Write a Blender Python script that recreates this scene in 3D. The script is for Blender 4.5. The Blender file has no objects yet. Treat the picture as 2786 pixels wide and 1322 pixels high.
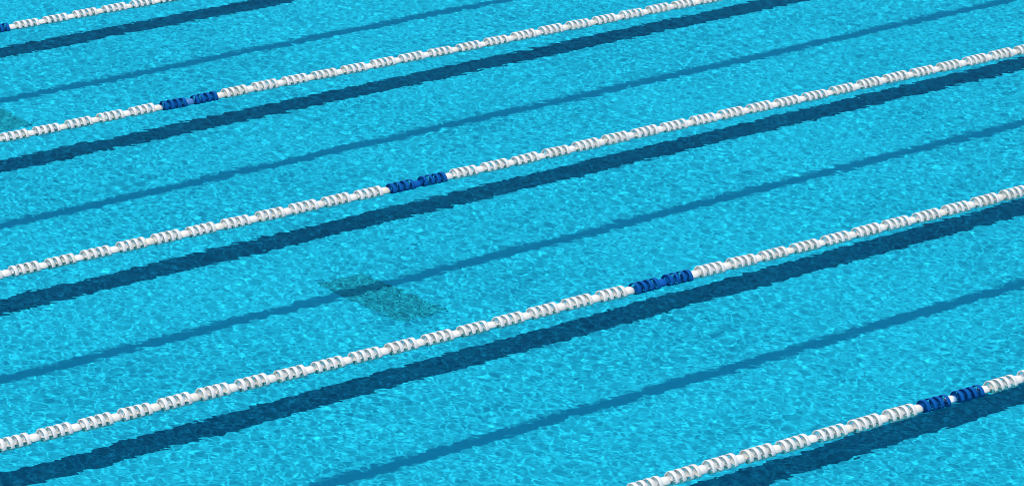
import bpy, bmesh, math, random
import numpy as np
from mathutils import Matrix, Vector

sc = bpy.context.scene
COL = sc.collection

# ------------------------------------------------------------------ camera
cam = bpy.data.cameras.new('camera')
cam.sensor_width = 36.0
cam.lens = 141.29
cam.clip_start = 0.5
cam.clip_end = 600.0
cam_ob = bpy.data.objects.new('camera', cam)
COL.objects.link(cam_ob)
sc.camera = cam_ob
YAW, PITCH, ROLL = 6.60007018e-01, 3.04126289e-01, -1.21117103e-03
fwd = np.array([math.cos(PITCH)*math.sin(YAW), math.cos(PITCH)*math.cos(YAW), -math.sin(PITCH)])
rgt = np.array([math.cos(YAW), -math.sin(YAW), 0.0])
upv = np.cross(rgt, fwd)
cr, sr = math.cos(ROLL), math.sin(ROLL)
r2, u2 = cr*rgt + sr*upv, -sr*rgt + cr*upv
CAM_POS = (-14.4104, -19.5401, 7.2305)
cam_ob.matrix_world = Matrix([[r2[i], u2[i], -fwd[i], CAM_POS[i]] for i in range(3)] + [[0, 0, 0, 1]])

# ------------------------------------------------------------------ sky and sun
SUN_EL, SUN_AZ = math.radians(64.0), math.radians(190.0)      # azimuth measured from +X
sun_dir = Vector((math.cos(SUN_EL)*math.cos(SUN_AZ), math.cos(SUN_EL)*math.sin(SUN_AZ), math.sin(SUN_EL)))
world = bpy.data.worlds.new('World')
sc.world = world
world.use_nodes = True
wnt = world.node_tree
sky = wnt.nodes.new('ShaderNodeTexSky')
sky.sky_type = 'NISHITA'
sky.sun_disc = False
sky.sun_elevation = SUN_EL
sky.sun_rotation = math.radians(90.0) - SUN_AZ
wnt.links.new(sky.outputs[0], wnt.nodes['Background'].inputs[0])
wnt.nodes['Background'].inputs[1].default_value = 0.15
sun = bpy.data.lights.new('sun', 'SUN')
sun.energy = 2.85
sun.angle = math.radians(0.5)
sun.color = (1.0, 0.94, 0.83)
sun_ob = bpy.data.objects.new('sun', sun)
sun_ob.rotation_euler = sun_dir.to_track_quat('Z', 'Y').to_euler()
COL.objects.link(sun_ob)
sun.cycles.is_caustics_light = True                            # sunlight is refracted by the water onto the floor
sc.view_settings.view_transform = 'Standard'
sc.view_settings.look = 'None'
sc.view_settings.exposure = 0.43
sc.view_settings.gamma = 1.0
sc.cycles.use_denoising = True
sc.cycles.denoiser = 'OPENIMAGEDENOISE'
sc.cycles.denoising_prefilter = 'ACCURATE'
sc.cycles.filter_width = 1.05
sc.cycles.sample_clamp_indirect = 8.0
sc.cycles.max_bounces = 8
sc.cycles.diffuse_bounces = 3
sc.cycles.transmission_bounces = 6

random.seed(11)
rng = np.random.default_rng(5)
DEPTH = 2.0
MODULE = 0.24957
LANE = 2.5


# ------------------------------------------------------------------ helpers
def tag(o, label=None, cat=None, group=None, kind=None):
    if label: o['label'] = label
    if cat: o['category'] = cat
    if group: o['group'] = group
    if kind: o['kind'] = kind
    return o


def link(name, me, mat=None, parent=None):
    if mat is not None and not me.materials:
        me.materials.append(mat)
    o = bpy.data.objects.new(name, me)
    COL.objects.link(o)
    if parent is not None:
        o.parent = parent
    o.cycles.is_caustics_receiver = True
    return o


def from_bm(name, bm, mat, smooth=True):
    me = bpy.data.meshes.new(name)
    bm.normal_update()
    bm.to_mesh(me)
    bm.free()
    if smooth:
        me.polygons.foreach_set('use_smooth', [True]*len(me.polygons))
        me.set_sharp_from_angle(angle=math.radians(38))
    me.materials.append(mat)
    return me


def add_box(bm, x0, x1, y0, y1, z0, z1):
    v = [bm.verts.new(p) for p in ((x0, y0, z0), (x1, y0, z0), (x1, y1, z0), (x0, y1, z0),
                                   (x0, y0, z1), (x1, y0, z1), (x1, y1, z1), (x0, y1, z1))]
    for f in ((0, 3, 2, 1), (4, 5, 6, 7), (0, 1, 5, 4), (1, 2, 6, 5), (2, 3, 7, 6), (3, 0, 4, 7)):
        bm.faces.new([v[i] for i in f])


def add_sheet(bm, x0, x1, y0, y1, z):
    bm.faces.new([bm.verts.new(p) for p in ((x0, y0, z), (x1, y0, z), (x1, y1, z), (x0, y1, z))])


def add_lathe(bm, prof, n, closed=False):
    """revolve (x, r) points about the X axis"""
    rings = []
    for x, r in prof:
        if r < 1e-6:
            rings.append([bm.verts.new((x, 0, 0))])
        else:
            rings.append([bm.verts.new((x, r*math.cos(2*math.pi*i/n), r*math.sin(2*math.pi*i/n))) for i in range(n)])
    pairs = list(zip(rings, rings[1:])) + ([(rings[-1], rings[0])] if closed else [])
    for a, b in pairs:
        for i in range(n):
            j = (i+1) % n
            if len(a) == 1:
                bm.faces.new((a[0], b[j], b[i]))
            elif len(b) == 1:
                bm.faces.new((a[i], a[j], b[0]))
            else:
                bm.faces.new((a[i], a[j], b[j], b[i]))


def add_sector(bm, r0, r1, a0, a1, x0, x1, n):
    """a curved slab of a disc about the X axis"""
    rows = []
    for i in range(n+1):
        a = a0 + (a1-a0)*i/n
        c, s = math.cos(a), math.sin(a)
        rows.append([bm.verts.new((x, r*c, r*s)) for x, r in ((x0, r0), (x0, r1), (x1, r1), (x1, r0))])
    for p, q in zip(rows, rows[1:]):
        for k in range(4):
            l = (k+1) % 4
            bm.faces.new((p[k], p[l], q[l], q[k]))
    bm.faces.new(rows[0][::-1])
    bm.faces.new(rows[-1])


# ------------------------------------------------------------------ materials
def new_mat(name):
    m = bpy.data.materials.new(name)
    m.use_nodes = True
    return m, m.node_tree, m.node_tree.nodes['Principled BSDF']


def noise_mix(nt, c0, c1, scale, lo, hi, detail=4.0, coord='Object'):
    tc = nt.nodes.new('ShaderNodeTexCoord')
    nz = nt.nodes.new('ShaderNodeTexNoise')
    nz.inputs['Scale'].default_value = scale
    nz.inputs['Detail'].default_value = detail
    nt.links.new(tc.outputs[coord], nz.inputs['Vector'])
    rp = nt.nodes.new('ShaderNodeValToRGB')
    rp.color_ramp.elements[0].position = lo
    rp.color_ramp.elements[1].position = hi
    rp.color_ramp.elements[0].color = (*c0, 1)
    rp.color_ramp.elements[1].color = (*c1, 1)
    nt.links.new(nz.outputs['Fac'], rp.inputs['Fac'])
    return rp.outputs['Color']


def paint(name, c0, c1, scale, lo=0.35, hi=0.7, rough=0.6, coord='Object', spec=0.5):
    m, nt, b = new_mat(name)
    nt.links.new(noise_mix(nt, c0, c1, scale, lo, hi, coord=coord), b.inputs['Base Color'])
    b.inputs['Roughness'].default_value = rough
    b.inputs['Specular IOR Level'].default_value = spec
    return m


MAT_FLOOR = paint('pool_plaster', (0.046, 0.545, 0.690), (0.054, 0.570, 0.720), 0.9, rough=0.8, spec=0.05)
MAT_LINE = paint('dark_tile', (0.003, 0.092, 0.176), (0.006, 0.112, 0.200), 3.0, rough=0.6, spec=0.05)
MAT_WALL = paint('wall_plaster', (0.30, 0.52, 0.62), (0.36, 0.56, 0.66), 1.2, rough=0.7)
MAT_DECK = paint('deck_concrete', (0.36, 0.34, 0.31), (0.46, 0.44, 0.40), 2.5, rough=0.85)
MAT_GRATE = paint('grate_bar', (0.040, 0.405, 0.490), (0.055, 0.460, 0.535), 14.0, rough=0.5, spec=0.08)
MAT_FRAME = paint('grate_frame', (0.030, 0.34, 0.42), (0.035, 0.39, 0.46), 8.0, rough=0.5, spec=0.08)
MAT_SUMP = paint('sump', (0.020, 0.33, 0.42), (0.026, 0.38, 0.47), 6.0, rough=0.8, spec=0.08)
MAT_WHITE = paint('white_plastic', (0.77, 0.72, 0.645), (0.70, 0.66, 0.57), 9.0, 0.52, 0.80, 0.38)
MAT_BALL = paint('white_float', (0.72, 0.675, 0.62), (0.66, 0.625, 0.56), 14.0, 0.5, 0.8, 0.32)
MAT_BLUE = paint('blue_plastic', (0.001, 0.074, 0.275), (0.002, 0.092, 0.315), 10.0, 0.35, 0.7, 0.50, spec=0.07)
MAT_BLUEBALL = paint('blue_float', (0.002, 0.080, 0.32), (0.004, 0.096, 0.36), 10.0, 0.35, 0.7, 0.50, spec=0.07)
MAT_PALEBALL = paint('faded_blue_float', (0.04, 0.17, 0.43), (0.08, 0.23, 0.48), 16.0, 0.4, 0.65, 0.45)
MAT_CABLE = paint('cable_steel', (0.30, 0.31, 0.32), (0.42, 0.43, 0.44), 40.0, rough=0.4)

for mm, wt in ((MAT_WHITE, 0.75), (MAT_BALL, 0.3)):          # thin moulded plastic lets some light through
    pb = mm.node_tree.nodes['Principled BSDF']
    pb.inputs['Subsurface Weight'].default_value = wt
    t2 = mm.node_tree                                       # some pieces have yellowed more than others
    oi = t2.nodes.new('ShaderNodeObjectInfo')
    pw = t2.nodes.new('ShaderNodeMath'); pw.operation = 'POWER'; pw.inputs[1].default_value = 3.0
    hf = t2.nodes.new('ShaderNodeMath'); hf.operation = 'MULTIPLY'; hf.inputs[1].default_value = 0.45
    mc = t2.nodes.new('ShaderNodeMix'); mc.data_type = 'RGBA'
    mc.inputs['B'].default_value = (0.58, 0.53, 0.40, 1)
    src = pb.inputs['Base Color'].links[0].from_socket
    t2.links.new(oi.outputs['Random'], pw.inputs[0]); t2.links.new(pw.outputs[0], hf.inputs[0]); t2.links.new(hf.outputs[0], mc.inputs['Factor'])
    t2.links.new(src, mc.inputs['A']); t2.links.new(mc.outputs['Result'], pb.inputs['Base Color'])
    pb.inputs['Subsurface Radius'].default_value = (0.85, 1.0, 0.85)
    pb.inputs['Subsurface Scale'].default_value = 0.013 if mm is MAT_WHITE else 0.006

# two-tone float: white at one end, blue at the other, with a ragged edge between
m, nt, b = new_mat('half_blue_float')
tc = nt.nodes.new('ShaderNodeTexCoord')
sp = nt.nodes.new('ShaderNodeSeparateXYZ')
nz = nt.nodes.new('ShaderNodeTexNoise'); nz.inputs['Scale'].default_value = 60.0
ad = nt.nodes.new('ShaderNodeMath'); ad.operation = 'MULTIPLY_ADD'; ad.inputs[1].default_value = 0.03; ad.inputs[2].default_value = 0.008
su = nt.nodes.new('ShaderNodeMath'); su.operation = 'ADD'
zz = nt.nodes.new('ShaderNodeMath'); zz.operation = 'MULTIPLY_ADD'; zz.inputs[1].default_value = -0.60
rp = nt.nodes.new('ShaderNodeValToRGB')
rp.color_ramp.elements[0].position = 0.0; rp.color_ramp.elements[0].color = (0.74, 0.76, 0.80, 1)
rp.color_ramp.elements[1].position = 0.022; rp.color_ramp.elements[1].color = (0.13, 0.30, 0.52, 1)
nt.links.new(tc.outputs['Object'], sp.inputs[0]); nt.links.new(tc.outputs['Object'], nz.inputs['Vector'])
nt.links.new(nz.outputs['Fac'], ad.inputs[0]); nt.links.new(sp.outputs['Z'], zz.inputs[0])
nt.links.new(sp.outputs['X'], zz.inputs[2]); nt.links.new(zz.outputs[0], su.inputs[0]); nt.links.new(ad.outputs[0], su.inputs[1])
nt.links.new(su.outputs[0], rp.inputs['Fac']); nt.links.new(rp.outputs['Color'], b.inputs['Base Color'])
b.inputs['Roughness'].default_value = 0.4
MAT_HALFBALL = m

# water: clear refraction with a thin share of surface reflection
m = bpy.data.materials.new('pool_water')
m.use_nodes = True
nt = m.node_tree
nt.nodes.clear()
out = nt.nodes.new('ShaderNodeOutputMaterial')
rf = nt.nodes.new('ShaderNodeBsdfRefraction')
rf.inputs['Color'].default_value = (0.50, 0.95, 1.0, 1)       # water takes the red out of what lies below
rf.inputs['IOR'].default_value = 1.333
rf.inputs['Roughness'].default_value = 0.0
gl = nt.nodes.new('ShaderNodeBsdfGlossy')
gl.inputs['Roughness'].default_value = 0.02
fr = nt.nodes.new('ShaderNodeFresnel'); fr.inputs['IOR'].default_value = 1.333
ml = nt.nodes.new('ShaderNodeMath'); ml.operation = 'MULTIPLY'; ml.inputs[1].default_value = 0.05
mx = nt.nodes.new('ShaderNodeMixShader')
nt.links.new(fr.outputs[0], ml.inputs[0]); nt.links.new(ml.outputs[0], mx.inputs[0])
nt.links.new(rf.outputs[0], mx.inputs[1]); nt.links.new(gl.outputs[0], mx.inputs[2])
nt.links.new(mx.outputs[0], out.inputs['Surface'])
MAT_WATER = m

# ------------------------------------------------------------------ the pool basin
PX0, PX1, PY0, PY1 = -12.5, 12.5, -11.25, 13.75
bm = bmesh.new(); add_sheet(bm, PX0, PX1, PY0, PY1, -DEPTH)
tag(link('pool_floor', from_bm('pool_floor', bm, MAT_FLOOR, False)), 'turquoise pool floor under the clear rippled water', 'pool floor', kind='structure')
bm = bmesh.new()
T = 0.3
add_box(bm, PX0-T, PX1+T, PY0-T, PY0-0.002, -DEPTH-0.2, 0.12)
add_box(bm, PX0-T, PX1+T, PY1+0.002, PY1+T, -DEPTH-0.2, 0.12)
add_box(bm, PX0-T, PX0-0.002, PY0, PY1, -DEPTH-0.2, 0.12)
add_box(bm, PX1+0.002, PX1+T, PY0, PY1, -DEPTH-0.2, 0.12)
tag(link('pool_wall', from_bm('pool_wall', bm, MAT_WALL, False)), 'pale plastered side walls round the pool basin', 'pool wall', kind='structure')
bm = bmesh.new()
for a in ((-60, 60, -60, PY0-T), (-60, 60, PY1+T, 60), (-60, PX0-T, PY0-T, PY1+T), (PX1+T, 60, PY0-T, PY1+T)):
    add_sheet(bm, *a, 0.10)
tag(link('pool_deck', from_bm('pool_deck', bm, MAT_DECK, False)), 'pale concrete deck round the swimming pool', 'deck', kind='structure')

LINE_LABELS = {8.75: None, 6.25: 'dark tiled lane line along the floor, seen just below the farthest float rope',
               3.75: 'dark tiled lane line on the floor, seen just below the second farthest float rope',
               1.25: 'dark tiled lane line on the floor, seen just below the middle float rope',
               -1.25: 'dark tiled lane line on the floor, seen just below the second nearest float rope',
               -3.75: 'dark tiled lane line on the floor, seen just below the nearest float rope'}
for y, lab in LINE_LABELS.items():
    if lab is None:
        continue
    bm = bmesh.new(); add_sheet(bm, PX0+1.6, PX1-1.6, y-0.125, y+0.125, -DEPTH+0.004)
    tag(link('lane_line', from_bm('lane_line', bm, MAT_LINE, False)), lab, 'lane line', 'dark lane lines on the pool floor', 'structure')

# ------------------------------------------------------------------ floor drain grates
def make_grate(x, y, lab):
    root = bpy.data.objects.new('drain_grate', None)
    root.location = (x, y, -DEPTH)
    COL.objects.link(root)
    tag(root, lab, 'drain grate', 'drain grates in the pool floor')
    hx, hy = 0.18, 0.455
    bm = bmesh.new(); add_sheet(bm, -hx+0.01, hx-0.01, -hy+0.01, hy-0.01, 0.006)
    link('sump', from_bm('sump', bm, MAT_SUMP, False), parent=root)
    bm = bmesh.new()
    add_box(bm, -hx, hx, -hy, -hy+0.014, 0.0, 0.0125); add_box(bm, -hx, hx, hy-0.014, hy, 0.0, 0.0125)
    add_box(bm, -hx, -hx+0.014, -hy+0.014, hy-0.014, 0.0, 0.0125); add_box(bm, hx-0.014, hx, -hy+0.014, hy-0.014, 0.0, 0.0125)
    add_box(bm, -hx+0.014, hx-0.014, -0.006, 0.006, 0.0065, 0.0130)
    link('frame', from_bm('frame', bm, MAT_FRAME, False), parent=root)
    bm = bmesh.new()
    n = 46
    for i in range(n):
        yy = -hy + 0.022 + (2*hy-0.044)*i/(n-1)
        if abs(yy) < 0.011:
            continue
        add_box(bm, -hx+0.015, hx-0.015, yy-0.0062, yy+0.0062, 0.0075, 0.0115)
    for k in range(1, 12):
        xx = -hx + 2*hx*k/12
        add_box(bm, xx-0.005, xx+0.005, -hy+0.015, -0.0065, 0.0080, 0.0110)
        add_box(bm, xx-0.005, xx+0.005, 0.0065, hy-0.015, 0.0080, 0.0110)
    link('bars', from_bm('bars', bm, MAT_GRATE, False), parent=root)
    return root


make_grate(-0.33, -0.055, 'dark rectangular drain grate on the floor between two ropes, left of centre')
make_grate(-0.28, 4.93, 'dark drain grate on the floor at the left edge, partly out of frame')

# ------------------------------------------------------------------ lane rope float pieces
R = 0.0497          # disc radius
BAND = 0.0235       # disc width along the rope
def disc_mesh(name, mat, flip):
    bm = bmesh.new()
    h, t = BAND/2, 0.0022
    add_lathe(bm, [(-h, R-t*0.4), (-h+0.0012, R), (h-0.0012, R), (h, R-t*0.4), (h, R-t), (-h, R-t)], 40, True)
    w = 0.0011
    x0, x1 = -w, w
    ri = R - t - 0.0003
    D = math.radians
    add_lathe(bm, [(-h*0.85, 0.0072), (-h*0.85, 0.0092), (h*0.85, 0.0092), (h*0.85, 0.0072)], 20, True)   # hub
    for base in (0.0, 180.0):
        add_sector(bm, 0.0094, ri, D(base+4), D(base+106), x0, x1, 12)            # solid blade
        add_sector(bm, 0.0265, 0.0300, D(base+106), D(base+184), x0+0.0001, x1-0.0001, 8)   # inner hoop over the window
        add_sector(bm, 0.0415, ri, D(base+106), D(base+184), x0+0.0001, x1-0.0001, 8)
        for s in (129.0, 158.0):
            add_sector(bm, 0.0094, 0.0263, D(base+s-3.2), D(base+s+3.2), x0, x1, 1)
            add_sector(bm, 0.0302, 0.0413, D(base+s-1.8), D(base+s+1.8), x0, x1, 1)
        # the rib that stiffens the edge of the blade
        add_sector(bm, 0.0094, ri, D(base+1), D(base+4), -h*0.55, h*0.55, 1)
    if flip:
        bmesh.ops.scale(bm, vec=(1, -1, 1), verts=bm.verts)
        bmesh.ops.reverse_faces(bm, faces=bm.faces)
    return from_bm(name, bm, mat)


def sleeve_mesh(name, mat):
    bm = bmesh.new()
    L = 0.0868
    add_lathe(bm, [(-L, 0.0040), (-L, 0.0066), (L, 0.0066), (L, 0.0040)], 16, True)
    for k in range(3):                                  # washers between the discs
        x = (k-1)*0.0490
        add_lathe(bm, [(x-0.005, 0.0067), (x-0.0045, 0.0105), (x+0.0045, 0.0105), (x+0.005, 0.0067)], 16, True)
    return from_bm(name, bm, mat)


def ball_mesh(name, mat):
    bm = bmesh.new()
    prof = [(-0.0388, 0.0042), (-0.0388, 0.0120)]
    n = 18
    for i in range(n+1):
        u = -1 + 2*i/n
        r = 0.0328*(1-abs(u)**2.9)**0.5
        if r > 0.0125:
            prof.append((u*0.0388, r))
    prof += [(0.0388, 0.0120), (0.0388, 0.0042)]
    add_lathe(bm, prof, 28, True)
    me = from_bm(name, bm, mat)
    return me


ME = {
    'w': dict(disc=[disc_mesh('disc', MAT_WHITE, False), disc_mesh('disc', MAT_WHITE, True)], sleeve=sleeve_mesh('sleeve', MAT_WHITE)),
    'b': dict(disc=[disc_mesh('disc', MAT_BLUE, False), disc_mesh('disc', MAT_BLUE, True)], sleeve=sleeve_mesh('sleeve', MAT_BLUE)),
}
BALL = {k: ball_mesh('bead', mm) for k, mm in (('w', MAT_BALL), ('b', MAT_BLUEBALL), ('p', MAT_PALEBALL), ('h', MAT_HALFBALL))}


def make_rope(j, k0, k1, off, mid, lab, zbase):
    """rope number j (1 far .. 5 near); bead 17 sits in the middle of the blue section"""
    y = (3-j)*LANE
    root = bpy.data.objects.new('lane_rope', None)
    COL.objects.link(root)
    root.location = (0, y, 0)
    tag(root, lab, 'lane rope', 'lane ropes floating across the pool')
    ph = [random.uniform(0, 6.28) for _ in range(4)]
    def zy(x):
        z = zbase + 0.0030*math.sin(x*2.1+ph[0]) + 0.0024*math.sin(x*5.3+ph[1])
        yy = 0.004*math.sin(x*0.9+ph[2]) + 0.002*math.sin(x*3.1+ph[3])
        return z, yy
    X = lambda k: (k-17+off)*MODULE - 0.009
    # cable: one thin tube that follows the floats
    bm = bmesh.new()
    pts = []
    x = X(k0)-0.3
    while x < X(k1)+0.3:
        z, yy = zy(x); pts.append((x, yy, z)); x += 0.06
    prev = None
    for p in pts:
        ring = [bm.verts.new((p[0], p[1]+0.003*math.cos(a*math.pi/3), p[2]+0.003*math.sin(a*math.pi/3))) for a in range(6)]
        if prev:
            for a in range(6):
                bm.faces.new((prev[a], prev[(a+1) % 6], ring[(a+1) % 6], ring[a]))
        prev = ring
    link('cable', from_bm('cable', bm, MAT_CABLE), parent=root)
    for k in range(k0, k1+1):
        kind = mid if k == 17 else 'w'
        x = X(k) + random.gauss(0, 0.0022)
        z, yy = zy(x)
        o = link('bead', BALL[kind], parent=root)
        o.location = (x, yy, z + random.gauss(0, 0.0008))
        o.rotation_euler = (0 if kind == 'h' else random.uniform(0, 6.28), random.gauss(0, 0.02), random.gauss(0, 0.012))
        if k == 17:
            o['label'] = {'b': 'plain blue bead in the blue section', 'p': 'faded pale blue bead in the blue section',
                          'h': 'half white and half blue bead in the blue section'}[mid]
        if k == k1:
            break
        c = 'b' if k in (16, 17) else 'w'
        x = X(k+0.5) + random.gauss(0, 0.002)
        z, yy = zy(x)
        g = link('float_group', ME[c]['sleeve'], parent=root)
        g.location = (x, yy, z)
        g.rotation_euler = (0, random.gauss(0, 0.010), random.gauss(0, 0.008))
        if c == 'b':
            g['label'] = 'group of four dark blue discs'
        for q in range(4):
            d = link('disc', ME[c]['disc'][0 if random.random() < 0.75 else 1], parent=g)
            d.location = ((q-1.5)*0.0490 + random.gauss(0, 0.0006), 0, 0)
            d.rotation_euler = (random.uniform(0, 6.28), random.gauss(0, 0.02), random.gauss(0, 0.02))
    return root


make_rope(1, 9, 46, -0.7715, 'b', 'farthest lane rope, crossing only the top left corner of the picture', -0.007)
make_rope(2, 3, 54, -0.2378, 'p', 'second farthest lane rope, with a faded pale blue bead between its blue discs', -0.004)
make_rope(3, 0, 50, 0.0, 'b', 'long middle lane rope of white discs, its blue section left of centre', -0.003)
make_rope(4, -6, 42, -0.3372, 'b', 'second nearest lane rope, its blue section just right of centre', -0.003)
make_rope(5, 0, 34, -0.6123, 'h', 'nearest lane rope at bottom right, with a half white bead between its blue discs', -0.003)

# ------------------------------------------------------------------ the water surface: a real rippled sheet
def wave_set(n, lo, hi, mid, width, slope):
    l = np.exp(rng.uniform(math.log(lo), math.log(hi), n))
    w = np.exp(-0.5*((np.log(l)-math.log(mid))/width)**2)*rng.normal(1, 0.3, n)
    return 2*math.pi/l, w*slope*math.sqrt(2)/math.sqrt((w**2).sum())


sets = [wave_set(520, 0.030, 0.10, 0.042, 0.28, 0.0060), wave_set(300, 0.06, 0.45, 0.105, 0.42, 0.0076),
        wave_set(60, 0.45, 2.2, 0.85, 0.45, 0.0040)]
kk = np.concatenate([q[0] for q in sets])
sl = np.concatenate([q[1] for q in sets])
NW = len(kk)
# most wavelets run along the ropes with the breeze, the rest come from every side
th = np.where(rng.uniform(0, 1, NW) < 0.62, rng.normal(0.0, 0.60, NW), rng.uniform(0, 2*math.pi, NW))
phs = rng.uniform(0, 2*math.pi, NW)
amp = sl/kk
kx, ky = kk*np.cos(th), kk*np.sin(th)


def axis(lo, hi, a, b, st):
    core = np.arange(lo, hi, st)
    left, right = [], []
    x, s = lo, st
    while x > a:
        s *= 1.035; x -= s; left.append(max(x, a))
    x, s = core[-1], st
    while x < b:
        s *= 1.035; x += s; right.append(min(x, b))
    ax = np.concatenate([left[::-1], core, right])
    d = np.gradient(ax)
    return ax, np.clip(1.5 - d/0.025, 0.0, 1.0)


# the sheet's grid runs along and across the breeze; u and v are metres in that turned frame
WA = math.radians(-37.8)
cw, sw = math.cos(WA), math.sin(WA)
xs, fx = axis(-4.6, 5.0, -26.0, 26.0, 0.0062)
ys, fy = axis(-5.9, 6.9, -26.0, 26.0, 0.0062)
ku, kv = kx*cw + ky*sw, -kx*sw + ky*cw
A_, B_ = np.outer(ys, kv) + phs, np.outer(xs, ku)
Z = (np.sin(A_)*amp) @ np.cos(B_).T + (np.cos(A_)*amp) @ np.sin(B_).T
Z *= np.outer(fy, fx)
M = np.zeros_like(Z)                                   # calmer and livelier patches
for _ in range(14):
    l, t, p = rng.uniform(0.9, 4.5), rng.uniform(0, 6.28), rng.uniform(0, 6.28)
    M += np.sin((2*math.pi/l*math.sin(t)*ys + p)[:, None] + (2*math.pi/l*math.cos(t)*xs)[None, :])
Z *= np.clip(0.98 + 0.04*M, 0.82, 1.06)
UU, VV = np.meshgrid(xs, ys)
XX, YY = UU*cw - VV*sw, UU*sw + VV*cw
co = np.stack([XX, YY, Z], -1).reshape(-1, 3).astype(np.float32)
ny_, nx_ = Z.shape
I = np.arange(nx_*ny_, dtype=np.int32).reshape(ny_, nx_)
fc = np.stack([I[:-1, :-1], I[:-1, 1:], I[1:, 1:], I[1:, :-1]], -1).reshape(-1, 4)
me = bpy.data.meshes.new('water')
me.vertices.add(len(co)); me.vertices.foreach_set('co', co.ravel())
me.loops.add(fc.size); me.loops.foreach_set('vertex_index', fc.ravel())
me.polygons.add(len(fc)); me.polygons.foreach_set('loop_start', np.arange(len(fc), dtype=np.int32)*4)
me.polygons.foreach_set('use_smooth', np.ones(len(fc), dtype=bool))
me.update(calc_edges=True)
water = link('water', me, MAT_WATER)
water.cycles.is_caustics_receiver = False
water.cycles.is_caustics_caster = True
tag(water, 'clear turquoise swimming pool water with small sunlit ripples', 'water', kind='structure')
